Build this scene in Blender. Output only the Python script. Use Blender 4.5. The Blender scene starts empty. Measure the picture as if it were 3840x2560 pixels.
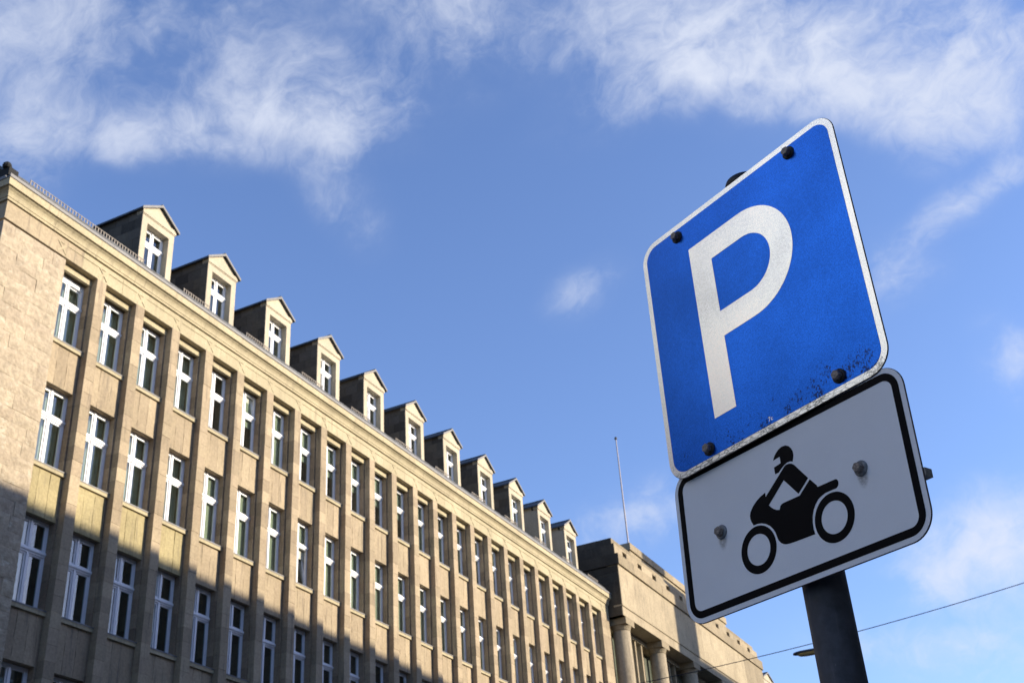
import bpy, bmesh, math, random
from mathutils import Vector, Matrix, Euler

random.seed(7)
sc = bpy.context.scene
COL = sc.collection
rad = math.radians

# ------------------------------------------------------------------ camera
cam_d = bpy.data.cameras.new('camera')
cam = bpy.data.objects.new('camera', cam_d)
COL.objects.link(cam)
sc.camera = cam
cam_d.sensor_fit = 'HORIZONTAL'
cam_d.sensor_width = 36.0
cam_d.lens = 36.0 * 4477.78 / 3840.0
cam_d.clip_start = 0.05
cam_d.clip_end = 3000.0
CAM_R = Matrix(((0.99734269, 0.07285302, 0.0), (0.03753585, -0.513858, -0.85705369), (-0.06243895, 0.85477623, -0.51522712)))
cam.matrix_world = Matrix.Translation((0, 0, 1.6)) @ CAM_R.to_4x4()
cam_d.dof.use_dof = True
cam_d.dof.focus_distance = 2.45
cam_d.dof.aperture_fstop = 16.0

# ------------------------------------------------------------------ world, sun, exposure
SUN_EL, SUN_AZ = rad(15.5), rad(1.7)          # azimuth counted from +X towards +Y
SKY_STRENGTH = 0.15
world = bpy.data.worlds.new('World')
sc.world = world
world.use_nodes = True
sun_d = bpy.data.lights.new('sun', 'SUN')
sun = bpy.data.objects.new('sun', sun_d)
COL.objects.link(sun)
sun_d.energy = 4.8
sun_d.angle = rad(0.53)
sun_d.color = (1.0, 0.88, 0.70)
sdir = Vector((math.cos(SUN_EL) * math.cos(SUN_AZ), math.cos(SUN_EL) * math.sin(SUN_AZ), math.sin(SUN_EL)))
sun.rotation_euler = sdir.to_track_quat('Z', 'Y').to_euler()
sun.location = (60, 0, 60)
sc.view_settings.view_transform = 'Standard'
sc.view_settings.look = 'None'
sc.view_settings.gamma = 1.0
sc.view_settings.use_curve_mapping = False
sc.view_settings.exposure = 0.85


class NT:
    """small helper to wire nodes"""
    def __init__(self, tree):
        self.t = tree
        tree.nodes.clear()

    def n(self, typ, **kw):
        nd = self.t.nodes.new(typ)
        for k, v in kw.items():
            setattr(nd, k, v)
        return nd

    def put(self, sock, v):
        if isinstance(v, bpy.types.NodeSocket):
            self.t.links.new(v, sock)
        else:
            if isinstance(v, (tuple, list)) and len(v) == 3 and sock.type == 'RGBA':
                v = (*v, 1.0)
            sock.default_value = v

    def math(self, op, a, b=0.0, c=None, clamp=False):
        nd = self.n('ShaderNodeMath', operation=op)
        nd.use_clamp = clamp
        self.put(nd.inputs[0], a)
        self.put(nd.inputs[1], b)
        if c is not None:
            self.put(nd.inputs[2], c)
        return nd.outputs[0]

    def vmath(self, op, a, b=(0, 0, 0)):
        nd = self.n('ShaderNodeVectorMath', operation=op)
        self.put(nd.inputs[0], a)
        self.put(nd.inputs[1], b)
        return nd.outputs['Value'] if op in ('LENGTH', 'DOT_PRODUCT') else nd.outputs[0]

    def noise(self, vec, scale, detail=4.0, rough=0.55, dist=0.0):
        nd = self.n('ShaderNodeTexNoise')
        self.put(nd.inputs['Vector'], vec)
        nd.inputs['Scale'].default_value = scale
        nd.inputs['Detail'].default_value = detail
        nd.inputs['Roughness'].default_value = rough
        nd.inputs['Distortion'].default_value = dist
        return nd.outputs[0], nd.outputs[1]

    def ramp(self, v, a, b, c=0.0, d=1.0, smooth=True):
        nd = self.n('ShaderNodeMapRange')
        nd.interpolation_type = 'SMOOTHSTEP' if smooth else 'LINEAR'
        nd.clamp = True
        self.put(nd.inputs[0], v)
        for i, q in enumerate((a, b, c, d)):
            self.put(nd.inputs[i + 1], q)
        return nd.outputs[0]

    def mix(self, f, a, b, mode='MIX'):
        nd = self.n('ShaderNodeMix', data_type='RGBA', blend_type=mode)
        self.put(nd.inputs[0], f)
        self.put(nd.inputs[6], a)
        self.put(nd.inputs[7], b)
        return nd.outputs[2]

    def mapping(self, vec, scale=(1, 1, 1), rot=(0, 0, 0), loc=(0, 0, 0)):
        nd = self.n('ShaderNodeMapping')
        self.put(nd.inputs[0], vec)
        nd.inputs['Location'].default_value = loc
        nd.inputs['Rotation'].default_value = rot
        nd.inputs['Scale'].default_value = scale
        return nd.outputs[0]

    def sep(self, v):
        nd = self.n('ShaderNodeSeparateXYZ')
        self.put(nd.inputs[0], v)
        return nd.outputs

    def comb(self, x, y, z):
        nd = self.n('ShaderNodeCombineXYZ')
        for i, q in enumerate((x, y, z)):
            self.put(nd.inputs[i], q)
        return nd.outputs[0]


# cloud fields on the cloud layer: centre, two axis rows, weight
CLOUDS = [
 (-0.426, 0.929, 5.793, 1.935, -1.219, 12.380, 0.500),
 (-0.548, 1.035, 9.484, 4.888, -7.986, 19.872, 0.300),
 (-0.237, 1.095, 7.242, 0.678, 1.398, 14.589, 0.520),
 (-0.198, 1.115, 12.212, -0.181, 4.669, 17.146, 0.300),
 (-0.474, 1.121, 7.111, 1.465, 3.142, 21.742, 0.420),
 (-0.586, 1.133, 15.336, 5.940, -1.494, 13.252, 0.300),
 (-0.209, 1.256, 23.677, -1.546, 4.270, 9.945, 0.340),
 (-0.055, 0.959, 9.355, 3.468, -8.842, 14.417, 0.400),
 (0.303, 1.036, 5.621, -0.174, -3.300, 11.510, 0.620),
 (0.320, 1.016, 10.279, -0.838, -3.944, 18.391, 0.420),
 (0.603, 1.149, 11.758, -7.844, 5.310, 5.488, 0.550),
 (0.447, 1.140, 7.889, -0.189, -7.102, 15.507, 0.400),
 (0.589, 1.015, 11.613, -3.616, -1.602, 16.415, 0.500),
 (0.192, 1.075, 8.922, -3.386, 11.311, 19.405, 0.360),
 (0.115, 1.544, 17.904, -5.670, 15.471, 16.562, 0.330),
 (0.592, 1.546, 14.337, -6.163, 6.251, 10.259, 0.500),
 (0.655, 1.388, 13.162, -8.067, 19.460, 17.178, 0.600),
 (0.891, 1.874, 17.471, -12.233, 10.089, 2.957, 0.550),
 (1.061, 2.699, 6.350, -2.471, 2.428, 3.709, 0.620),
 (1.224, 2.984, 7.400, -2.773, 1.294, 3.687, 0.550),
 (1.059, 3.081, 14.446, -3.820, -1.407, 6.508, 0.500),
 (0.252, 2.453, 6.995, -1.592, 6.207, 5.723, 0.600),
 (1.402, 3.716, 3.881, -1.368, 0.940, 2.186, 0.350),
 (0.982, 3.523, 5.159, -1.122, -1.130, 4.647, 0.250),
 (0.586, 2.703, 11.648, -3.232, 6.601, 7.055, 0.200),
]


def build_world():
    g = NT(world.node_tree)
    sky = g.n('ShaderNodeTexSky')
    sky.sky_type = 'NISHITA'
    sky.sun_disc = False
    sky.sun_elevation = SUN_EL
    sky.sun_rotation = rad(90) - SUN_AZ
    sky.altitude = 100.0
    sky.air_density = 1.0
    sky.dust_density = 0.6
    sky.ozone_density = 3.0
    geo = g.n('ShaderNodeTexCoord')
    d = geo.outputs['Generated']
    x, y, z = g.sep(d)
    zc = g.math('MAXIMUM', z, 0.06)
    p = g.comb(g.math('DIVIDE', x, zc), g.math('DIVIDE', y, zc), 0.0)
    # domain warp
    _, wc = g.noise(p, 3.2, 3.0)
    w = g.vmath('SCALE', g.vmath('SUBTRACT', wc, (0.5, 0.5, 0.5)), (0, 0, 0))
    w.node.inputs['Scale'].default_value = 0.16
    q = g.vmath('ADD', p, w)
    total = 0.0
    for cx, cy, ax, ay, bx, by, wt in CLOUDS:
        r = g.vmath('SUBTRACT', q, (cx, cy, 0))
        ln = g.vmath('LENGTH', g.comb(g.vmath('DOT_PRODUCT', r, (ax, ay, 0)), g.vmath('DOT_PRODUCT', r, (bx, by, 0)), 0.0))
        total = g.math('ADD', total, g.ramp(ln, 2.1, 0.0, 0.0, wt))
    # feathery detail stretched along the wind
    _, dw = g.noise(d, 7.0, 4.0, 0.6)
    dq = g.vmath('ADD', d, g.vmath('MULTIPLY', g.vmath('SUBTRACT', dw, (0.5, 0.5, 0.5)), (0.11, 0.11, 0.11)))
    st = g.comb(g.math('MULTIPLY', g.vmath('DOT_PRODUCT', dq, (0.82, -0.29, 0.49)), 0.78), g.vmath('DOT_PRODUCT', dq, (-0.57, -0.42, 0.71)), g.vmath('DOT_PRODUCT', dq, (0.0, 0.86, 0.51)))
    n1, _ = g.noise(st, 11.0, 10.0, 0.62)
    n3, _ = g.noise(st, 40.0, 8.0, 0.66)
    n2, _ = g.noise(p, 1.3, 3.0, 0.5)
    base = g.ramp(n2, 0.50, 0.80, 0.0, 0.40)          # scattered clouds over the rest of the sky
    infr = g.ramp(g.vmath('LENGTH', g.vmath('SUBTRACT', p, (0.15, 1.9, 0))), 1.6, 3.0)
    total = g.math('ADD', total, g.math('MULTIPLY', base, infr))
    nn = g.math('ADD', g.math('MULTIPLY', n1, 0.70), g.math('MULTIPLY', n3, 0.30))
    env = g.math('MINIMUM', g.math('MULTIPLY', total, 1.05), 0.90)
    c = g.math('ADD', g.math('MULTIPLY', env, 0.84), g.math('MULTIPLY', g.math('SUBTRACT', nn, 0.5), 2.5))
    dens = g.math('ADD', g.math('MULTIPLY', g.ramp(c, 0.05, 1.10, 0.0, 0.72), g.ramp(env, 0.0, 0.35)), g.math('MULTIPLY', g.math('MULTIPLY', env, g.ramp(nn, 0.30, 0.60)), 0.22))
    skyc = g.mix(1.0, sky.outputs[0], SKY_TINT, 'MULTIPLY')
    col = g.mix(dens, skyc, CLOUD_COL)
    bg = g.n('ShaderNodeBackground')
    g.put(bg.inputs[0], col)
    bg.inputs[1].default_value = SKY_STRENGTH
    out = g.n('ShaderNodeOutputWorld')
    g.t.links.new(bg.outputs[0], out.inputs[0])


SKY_TINT = (0.985, 0.95, 1.12)
CLOUD_COL = (2.9, 3.1, 3.6)
build_world()


# ------------------------------------------------------------------ materials
def mat(name):
    m = bpy.data.materials.new(name)
    m.use_nodes = True
    return m, NT(m.node_tree)


def finish(g, color, rough=0.8, metal=0.0, bump=None, bstr=0.3, bdist=0.01, spec=0.3):
    b = g.n('ShaderNodeBsdfPrincipled')
    g.put(b.inputs['Base Color'], color)
    g.put(b.inputs['Roughness'], rough)
    g.put(b.inputs['Metallic'], metal)
    g.put(b.inputs['Specular IOR Level'], spec)
    if bump is not None:
        bn = g.n('ShaderNodeBump')
        bn.inputs['Strength'].default_value = bstr
        bn.inputs['Distance'].default_value = bdist
        g.put(bn.inputs['Height'], bump)
        g.t.links.new(bn.outputs[0], b.inputs['Normal'])
    o = g.n('ShaderNodeOutputMaterial')
    g.t.links.new(b.outputs[0], o.inputs[0])
    return b


ALB = (0.685, 0.68, 0.65)               # one even scale that darkens every stone and plaster colour


def stone(name, base, other, var=0.22, stain=0.35, bstr=0.5, bdist=0.02, grain=14.0, stain_col=(0.12, 0.10, 0.08)):
    base = tuple(p * q for p, q in zip(base, ALB))
    other = tuple(p * q for p, q in zip(other, ALB))
    m, g = mat(name)
    pos = g.n('ShaderNodeNewGeometry').outputs['Position']
    rnd = g.n('ShaderNodeObjectInfo').outputs['Random']
    att = g.n('ShaderNodeAttribute')
    att.attribute_name = 'tone'
    r = g.math('FRACT', g.math('ADD', rnd, att.outputs['Fac']))
    r2 = g.math('FRACT', g.math('MULTIPLY', r, 7.31))
    n1, _ = g.noise(pos, 0.9, 5.0)
    n2, _ = g.noise(pos, grain, 5.0, 0.65)
    ns, _ = g.noise(g.mapping(pos, scale=(4.2, 4.2, 0.40)), 1.6, 6.0, 0.6)
    col = g.mix(g.math('ADD', g.math('MULTIPLY', r2, 0.65), g.math('MULTIPLY', n1, 0.35)), base, other)
    v = g.math('ADD', 1.0 - var / 2, g.math('MULTIPLY', r, var))
    v = g.math('MULTIPLY', v, g.ramp(n2, 0.25, 0.75, 0.84, 1.12))
    v = g.math('MULTIPLY', v, g.ramp(n1, 0.3, 0.7, 0.92, 1.08))
    col = g.mix(1.0, col, g.comb(v, v, v), 'MULTIPLY')
    smask = g.math('MULTIPLY', g.ramp(ns, 0.53, 0.74), stain)
    col = g.mix(smask, col, stain_col)
    nb, _ = g.noise(pos, grain * 2.4, 4.0, 0.6)
    h = g.math('ADD', n2, g.math('MULTIPLY', nb, 0.5))
    finish(g, col, 0.9, 0.0, h, bstr, bdist, 0.15)
    return m


def rock():
    m, g = mat('rock_faced_stone')
    pos = g.n('ShaderNodeNewGeometry').outputs['Position']
    rnd = g.n('ShaderNodeObjectInfo').outputs['Random']
    n1, _ = g.noise(pos, 2.2, 6.0, 0.62)
    n2, _ = g.noise(pos, 9.0, 7.0, 0.68)
    n3, _ = g.noise(pos, 34.0, 4.0, 0.6)
    sc_, _ = g.noise(g.mapping(pos, scale=(1, 1, 1.4)), 3.1, 5.0, 0.6, 0.6)
    col = g.mix(rnd, (0.375, 0.308, 0.224), (0.415, 0.347, 0.250))
    v = g.math('MULTIPLY', g.ramp(n2, 0.28, 0.70, 0.80, 1.14), g.ramp(n1, 0.3, 0.7, 0.90, 1.08))
    col = g.mix(1.0, col, g.comb(v, v, v), 'MULTIPLY')
    col = g.mix(g.math('MULTIPLY', g.ramp(sc_, 0.60, 0.68), 0.75), col, (0.49, 0.44, 0.34))
    col = g.mix(g.math('MULTIPLY', g.ramp(n3, 0.60, 0.75), 0.5), col, (0.22, 0.18, 0.14))
    h = g.math('ADD', g.math('MULTIPLY', n1, 1.3), g.math('ADD', n2, g.math('MULTIPLY', n3, 0.35)))
    finish(g, col, 0.92, 0.0, h, 0.9, 0.04, 0.12)
    return m


def plain(name, col, rough=0.6, metal=0.0, spec=0.4, noise=0.0, nscale=6.0, bump=0.0):
    m, g = mat(name)
    pos = g.n('ShaderNodeNewGeometry').outputs['Position']
    n1, _ = g.noise(pos, nscale, 5.0, 0.6)
    f = g.ramp(n1, 0.25, 0.75, 1.0 - noise, 1.0 + noise)
    c = g.mix(1.0, col, g.comb(f, f, f), 'MULTIPLY')
    finish(g, c, rough, metal, n1 if bump else None, bump, 0.01, spec)
    return m


M = {}
M['stone'] = stone('beige_stone', (0.47, 0.375, 0.27), (0.50, 0.41, 0.285), 0.30, 0.62)
M['rock'] = rock()
M['yellow'] = stone('yellow_stone', (0.56, 0.485, 0.325), (0.585, 0.505, 0.35), 0.08, 0.40, 0.4, 0.012, 16.0)
M['slab'] = stone('spandrel_stone', (0.48, 0.385, 0.275), (0.51, 0.42, 0.295), 0.20, 0.68, 0.8, 0.02, 12.0)
M['slab_y'] = stone('ochre_spandrel_stone', (0.48, 0.41, 0.235), (0.51, 0.43, 0.25), 0.16, 0.45, 0.8, 0.02, 12.0)
M['pier'] = stone('pier_stone', (0.40, 0.30, 0.215), (0.47, 0.375, 0.26), 0.42, 0.30, 0.5, 0.015)
M['dormer'] = stone('dormer_stone', (0.59, 0.525, 0.415), (0.62, 0.55, 0.43), 0.06, 0.22, 0.3, 0.008, 18.0)
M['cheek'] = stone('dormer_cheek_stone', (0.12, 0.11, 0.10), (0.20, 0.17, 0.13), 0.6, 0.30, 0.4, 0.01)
M['bank'] = stone('weathered_stone', (0.44, 0.365, 0.26), (0.48, 0.405, 0.29), 0.30, 0.70, 0.6, 0.025, 7.0)
M['bank_ledge'] = stone('sooty_stone', (0.36, 0.30, 0.21), (0.44, 0.36, 0.25), 0.30, 0.60, 0.8, 0.03, 7.0)
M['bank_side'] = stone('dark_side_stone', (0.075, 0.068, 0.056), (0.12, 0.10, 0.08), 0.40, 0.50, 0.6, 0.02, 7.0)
M['plaster'] = stone('bright_reflected_plaster', (0.70, 0.71, 0.765), (0.75, 0.76, 0.81), 0.06, 0.15, 0.2, 0.004, 20.0)  # bluish white for the added house that brightens the parking sign
M['dark_plaster'] = stone('dark_reflected_plaster', (0.34, 0.31, 0.30), (0.40, 0.36, 0.34), 0.10, 0.3, 0.3, 0.006, 20.0)  # dark tone of the added house, dims the left of the sign's reflection
M['opp'] = stone('grey_stone', (0.36, 0.32, 0.27), (0.40, 0.35, 0.29), 0.12, 0.25)
M['slate'] = plain('slate', (0.045, 0.05, 0.055), 0.55, 0.0, 0.4, 0.35, 5.0, 0.3)
M['lead'] = plain('lead_sheet', (0.14, 0.135, 0.13), 0.6, 0.1, 0.5, 0.15, 6.0)
M['zinc'] = plain('zinc_gutter', (0.17, 0.165, 0.16), 0.6, 0.1, 0.4, 0.12, 3.0)
M['rail'] = plain('galvanised_rail', (0.20, 0.175, 0.15), 0.65, 0.1, 0.3, 0.25, 9.0)
M['white'] = plain('white_window_paint', (0.70, 0.71, 0.73), 0.35, 0.0, 0.5, 0.03, 4.0)
M['room'] = plain('dim_room', (0.20, 0.195, 0.165), 0.9, 0.0, 0.2, 0.3, 0.8)
M['curtain'] = plain('white_curtain', (0.70, 0.70, 0.66), 0.9, 0.0, 0.1, 0.08, 12.0)
M['blind'] = plain('olive_blind', (0.46, 0.46, 0.37), 0.8, 0.0, 0.2, 0.08, 3.0)
M['sheer'] = plain('grey_sheer_curtain', (0.48, 0.48, 0.40), 0.9, 0.0, 0.1, 0.12, 5.0)
M['dark'] = plain('dark_gap', (0.03, 0.03, 0.03), 0.9, 0.0, 0.1)


def post_paint():
    m, g = mat('dark_post_paint')
    pos = g.n('ShaderNodeNewGeometry').outputs['Position']
    n1, _ = g.noise(g.mapping(pos, scale=(1, 1, 0.12)), 60.0, 5.0, 0.65)
    n2, _ = g.noise(pos, 26.0, 5.0, 0.65)
    n3, _ = g.noise(g.mapping(pos, scale=(1, 1, 0.3)), 38.0, 4.0, 0.7)
    f = g.ramp(n2, 0.25, 0.75, 0.6, 1.4)
    col = g.mix(1.0, (0.058, 0.062, 0.070), g.comb(f, f, f), 'MULTIPLY')
    col = g.mix(g.math('MULTIPLY', g.ramp(n1, 0.54, 0.72), 0.5), col, (0.12, 0.125, 0.135))
    col = g.mix(g.math('MULTIPLY', g.ramp(n3, 0.66, 0.74), 0.7), col, (0.22, 0.225, 0.23))
    finish(g, col, g.ramp(n2, 0.3, 0.7, 0.5, 0.75), 0.0, n2, 0.15, 0.004, 0.3)
    return m


M['post'] = post_paint()
M['black'] = plain('black_print', (0.004, 0.004, 0.005), 0.55, 0.0, 0.08)
M['asphalt'] = plain('asphalt', (0.05, 0.05, 0.052), 0.9, 0.0, 0.3, 0.3, 30.0, 0.4)
M['paving'] = plain('pavement_concrete', (0.22, 0.21, 0.20), 0.9, 0.0, 0.3, 0.2, 8.0, 0.2)
M['paint'] = plain('road_paint', (0.78, 0.78, 0.76), 0.7, 0.0, 0.3, 0.1, 12.0)
M['kerb'] = plain('kerb_granite', (0.30, 0.29, 0.28), 0.85, 0.0, 0.3, 0.25, 20.0)
M['wire'] = plain('wire_steel', (0.05, 0.05, 0.055), 0.5, 0.6)
M['pole_white'] = plain('pink_white_pole_paint', (0.40, 0.36, 0.36), 0.5, 0.0, 0.4, 0.08, 5.0)
M['lamp_body'] = plain('dark_lamp_housing', (0.07, 0.07, 0.075), 0.45, 0.2)
M['lamp_glass'] = plain('amber_lamp_cover', (0.62, 0.42, 0.14), 0.3, 0.0, 0.5, 0.1, 8.0)
M['galv'] = plain('galvanised_bracket', (0.30, 0.31, 0.31), 0.4, 0.7, 0.5, 0.5, 60.0)
M['bolt'] = plain('weathered_bolt_steel', (0.22, 0.195, 0.175), 0.5, 0.3, 0.5, 0.5, 220.0)
M['steel_washer'] = plain('grey_steel_washer', (0.22, 0.23, 0.24), 0.5, 0.3, 0.5, 0.3, 150.0)
M['washer'] = plain('black_plastic_washer', (0.014, 0.014, 0.015), 0.5, 0.0, 0.4, 0.3, 150.0)


def glass_mat():
    m, g = mat('window_glass')
    lw = g.n('ShaderNodeLayerWeight')
    lw.inputs[0].default_value = 0.5
    fr = g.math('ADD', 0.08, g.math('MULTIPLY', 0.92, g.math('POWER', lw.outputs['Facing'], 3.5)))
    gl = g.n('ShaderNodeBsdfGlossy')
    gl.inputs['Color'].default_value = (0.92, 0.96, 1.0, 1)
    gl.inputs['Roughness'].default_value = 0.015
    tr = g.n('ShaderNodeBsdfTransparent')
    tr.inputs[0].default_value = (0.80, 0.85, 0.82, 1)
    mx = g.n('ShaderNodeMixShader')
    g.t.links.new(fr, mx.inputs[0])
    g.t.links.new(tr.outputs[0], mx.inputs[1])
    g.t.links.new(gl.outputs[0], mx.inputs[2])
    o = g.n('ShaderNodeOutputMaterial')
    g.t.links.new(mx.outputs[0], o.inputs[0])
    return m


M['glass'] = glass_mat()


def sheeting(name, base, metal, rough, spark, dirt_amt, crackle, drips=()):
    """retro-reflective road sign sheeting: fine sparkle, grime along the lower edge"""
    m, g = mat(name)
    co = g.n('ShaderNodeTexCoord').outputs['Object']
    x, y, z = g.sep(co)
    n1, _ = g.noise(co, 420.0, 2.0, 0.6)
    n2, _ = g.noise(co, 6.0, 4.0, 0.6)
    f = g.ramp(n1, 0.32, 0.68, 1.0 - spark, 1.0 + spark, False)
    n4, _ = g.noise(co, 2.3, 3.0, 0.5)
    f = g.math('MULTIPLY', f, g.math('MULTIPLY', g.ramp(n2, 0.3, 0.7, 1.0 - min(0.1, spark * 1.2), 1.0 + min(0.1, spark * 1.2)), g.ramp(n4, 0.3, 0.7, 1.0 - spark * 0.6, 1.0 + spark * 0.6)))
    col = g.mix(1.0, base, g.comb(f, f, f), 'MULTIPLY')
    if dirt_amt:
        s1, _ = g.noise(g.mapping(co, scale=(1, 1, 0.6)), 230.0, 4.0, 0.72)
        s2, _ = g.noise(co, 14.0, 3.0, 0.6)
        low = g.ramp(z, -0.16, -0.30, 0.0, 1.0)
        right = g.ramp(x, -0.25, 0.10, 0.62, 1.0)
        thr = g.math('SUBTRACT', 0.735, g.math('MULTIPLY', g.math('MULTIPLY', low, right), g.ramp(s2, 0.35, 0.65, 0.08, 0.30)))
        d = g.ramp(g.math('SUBTRACT', s1, thr), 0.0, 0.05, 0.0, dirt_amt)
        col = g.mix(d, col, (0.012, 0.014, 0.03))
    if crackle:
        vo = g.n('ShaderNodeTexVoronoi', feature='DISTANCE_TO_EDGE')
        g.put(vo.inputs['Vector'], g.mapping(co, scale=(0.55, 1, 1.6)))
        vo.inputs['Scale'].default_value = 95.0
        lowc = g.ramp(z, -0.285, -0.300, 0.0, 1.0)
        k = g.ramp(vo.outputs['Distance'], 0.03, 0.16, 0.75, 0.0)
        k = g.math('MULTIPLY', g.math('MULTIPLY', k, lowc), g.ramp(g.noise(co, 9.0, 3.0)[0], 0.3, 0.6, 0.3, 1.0))
        col = g.mix(k, col, (0.06, 0.065, 0.05))
    for bx, bz in drips:
        r = g.vmath('LENGTH', g.comb(g.math('MULTIPLY', g.math('SUBTRACT', x, bx), 1.25), 0.0, g.math('MULTIPLY', g.math('ADD', g.math('SUBTRACT', z, bz), 0.012), 0.62)))
        nn, _ = g.noise(co, 160.0, 4.0, 0.7)
        k = g.math('MULTIPLY', g.ramp(r, 0.019, 0.008, 0.0, 0.6), g.ramp(nn, 0.3, 0.6, 0.3, 1.0))
        col = g.mix(k, col, (0.05, 0.052, 0.045))
    b = finish(g, col, rough, metal, n1, 0.12, 0.0006, 0.4)
    return m


P_BOLTS = ((-0.1754, 0.2752), (0.1786, 0.2772), (0.1816, -0.2755), (-0.175, -0.2765))
M_BOLTS = ((-0.1845, 0.0), (0.1862, 0.0))
M['p_white'] = sheeting('white_reflective_sheet', (0.88, 0.95, 1.0), 0.92, 0.27, 0.16, 0.5, True)
M['p_blue'] = sheeting('blue_reflective_sheet', (0.014, 0.125, 0.68), 0.92, 0.27, 0.22, 0.85, False)
M['m_white'] = sheeting('white_painted_plate', (0.86, 0.89, 0.91), 0.0, 0.40, 0.015, 0.10, False, M_BOLTS)
M['plate'] = plain('sign_plate_edge', (0.07, 0.055, 0.055), 0.6, 0.4)


# ------------------------------------------------------------------ mesh helpers
class MB:
    def __init__(self):
        self.v, self.f, self.mi, self.tone = [], [], [], []

    def _add(self, vs, fs, mi=0, tone=None):
        o = len(self.v)
        self.v += [tuple(p) for p in vs]
        self.f += [tuple(o + i for i in q) for q in fs]
        self.mi += [mi] * len(fs)
        self.tone += [random.random() if tone is None else tone] * len(fs)
        return self

    def box(self, x0, x1, y0, y1, z0, z1, mi=0, tone=None, mtx=None):
        vs = [Vector((x, y, z)) for z in (z0, z1) for y in (y0, y1) for x in (x0, x1)]
        if mtx:
            vs = [mtx @ p for p in vs]
        fs = [(0, 2, 3, 1), (4, 5, 7, 6), (0, 1, 5, 4), (1, 3, 7, 5), (3, 2, 6, 7), (2, 0, 4, 6)]
        return self._add(vs, fs, mi, tone)

    def prism_x(self, prof, x0, x1, mi=0, tone=None, sh0=None, sh1=None):
        """profile of (y,z) pairs extruded along x; sh0/sh1 shear the ends by y (mitres)"""
        n = len(prof)
        vs = [(x0 + (sh0 * y if sh0 else 0), y, z) for y, z in prof] + [(x1 + (sh1 * y if sh1 else 0), y, z) for y, z in prof]
        fs = [(i, (i + 1) % n, n + (i + 1) % n, n + i) for i in range(n)]
        fs += [tuple(range(n - 1, -1, -1)), tuple(range(n, 2 * n))]
        return self._add(vs, fs, mi, tone)

    def prism_y(self, prof, y0, y1, mi=0, tone=None):
        n = len(prof)
        vs = [(x, y0, z) for x, z in prof] + [(x, y1, z) for x, z in prof]
        fs = [(i, n + i, n + (i + 1) % n, (i + 1) % n) for i in range(n)]
        fs += [tuple(range(n)), tuple(range(2 * n - 1, n - 1, -1))]
        return self._add(vs, fs, mi, tone)

    def lathe(self, prof, seg=16, cx=0, cy=0, mi=0, tone=None, cap=True):
        """prof: (r,z) pairs from bottom to top about the z axis"""
        vs, fs = [], []
        for r, z in prof:
            for k in range(seg):
                a = 2 * math.pi * k / seg
                vs.append((cx + r * math.cos(a), cy + r * math.sin(a), z))
        for i in range(len(prof) - 1):
            for k in range(seg):
                k2 = (k + 1) % seg
                fs.append((i * seg + k, i * seg + k2, (i + 1) * seg + k2, (i + 1) * seg + k))
        if cap:
            fs.append(tuple(range(seg - 1, -1, -1)))
            fs.append(tuple((len(prof) - 1) * seg + k for k in range(seg)))
        return self._add(vs, fs, mi, tone)

    def tube(self, p0, p1, r, seg=8, mi=0, r1=None):
        p0, p1 = Vector(p0), Vector(p1)
        r1 = r if r1 is None else r1
        q = (p1 - p0).to_track_quat('Z', 'Y').to_matrix()
        vs = []
        for P, rr in ((p0, r), (p1, r1)):
            for k in range(seg):
                a = 2 * math.pi * k / seg
                vs.append(P + q @ Vector((rr * math.cos(a), rr * math.sin(a), 0)))
        fs = [(k, (k + 1) % seg, seg + (k + 1) % seg, seg + k) for k in range(seg)]
        fs += [tuple(range(seg - 1, -1, -1)), tuple(range(seg, 2 * seg))]
        return self._add(vs, fs, mi)

    def mesh(self, name, mats, smooth=False):
        me = bpy.data.meshes.new(name)
        me.from_pydata(self.v, [], self.f)
        for m in (mats if isinstance(mats, (list, tuple)) else [mats]):
            me.materials.append(m)
        me.polygons.foreach_set('material_index', self.mi)
        a = me.attributes.new('tone', 'FLOAT', 'FACE')
        a.data.foreach_set('value', self.tone)
        if smooth:
            me.polygons.foreach_set('use_smooth', [True] * len(self.f))
        me.update()
        bm = bmesh.new()
        bm.from_mesh(me)
        bmesh.ops.recalc_face_normals(bm, faces=bm.faces)
        bm.to_mesh(me)
        bm.free()
        return me

    def obj(self, name, mats, parent=None, loc=(0, 0, 0), smooth=False, **kw):
        return put(name, self.mesh(name, mats, smooth), parent, loc, **kw)


def put(name, me, parent=None, loc=(0, 0, 0), rot=None, **kw):
    o = bpy.data.objects.new(name, me)
    COL.objects.link(o)
    o.parent = parent
    o.location = loc
    if rot:
        o.rotation_euler = rot
    for k, v in kw.items():
        o[k] = v
    return o


def thing(name, label, cat, mtx=None, loc=(0, 0, 0), group=None):
    o = bpy.data.objects.new(name, None)
    COL.objects.link(o)
    if mtx is not None:
        o.matrix_world = mtx
    else:
        o.location = loc
    o.empty_display_size = 0.5
    o['label'] = label
    o['category'] = cat
    if group:
        o['group'] = group
    return o


def struct(o):
    o['kind'] = 'structure'
    return o


# street frame: X along the street away from the camera, Y into the dormered building, origin on the ground at its facade
YB = rad(24.82072948)
DB = Vector((math.sin(YB), math.cos(YB), 0))
NF = Vector((math.cos(YB), -math.sin(YB), 0))
D = 23.0
FRAME = Matrix.Translation(-NF * D) @ Matrix(((DB.x, -NF.x, 0, 0), (DB.y, -NF.y, 0, 0), (0, 0, 1, 0), (0, 0, 0, 1)))
CAM_INV = cam.matrix_world.inverted()


def in_frame(local, margin=1.03):
    """is a point of the street frame inside the picture? (only decides how finely a piece is split up)"""
    c = CAM_INV @ (FRAME @ Vector(local))
    if c.z >= -0.1:
        return False
    f = 4477.78
    return abs(f * c.x / -c.z) < 1920 * margin and abs(f * c.y / -c.z) < 1280 * margin


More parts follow.
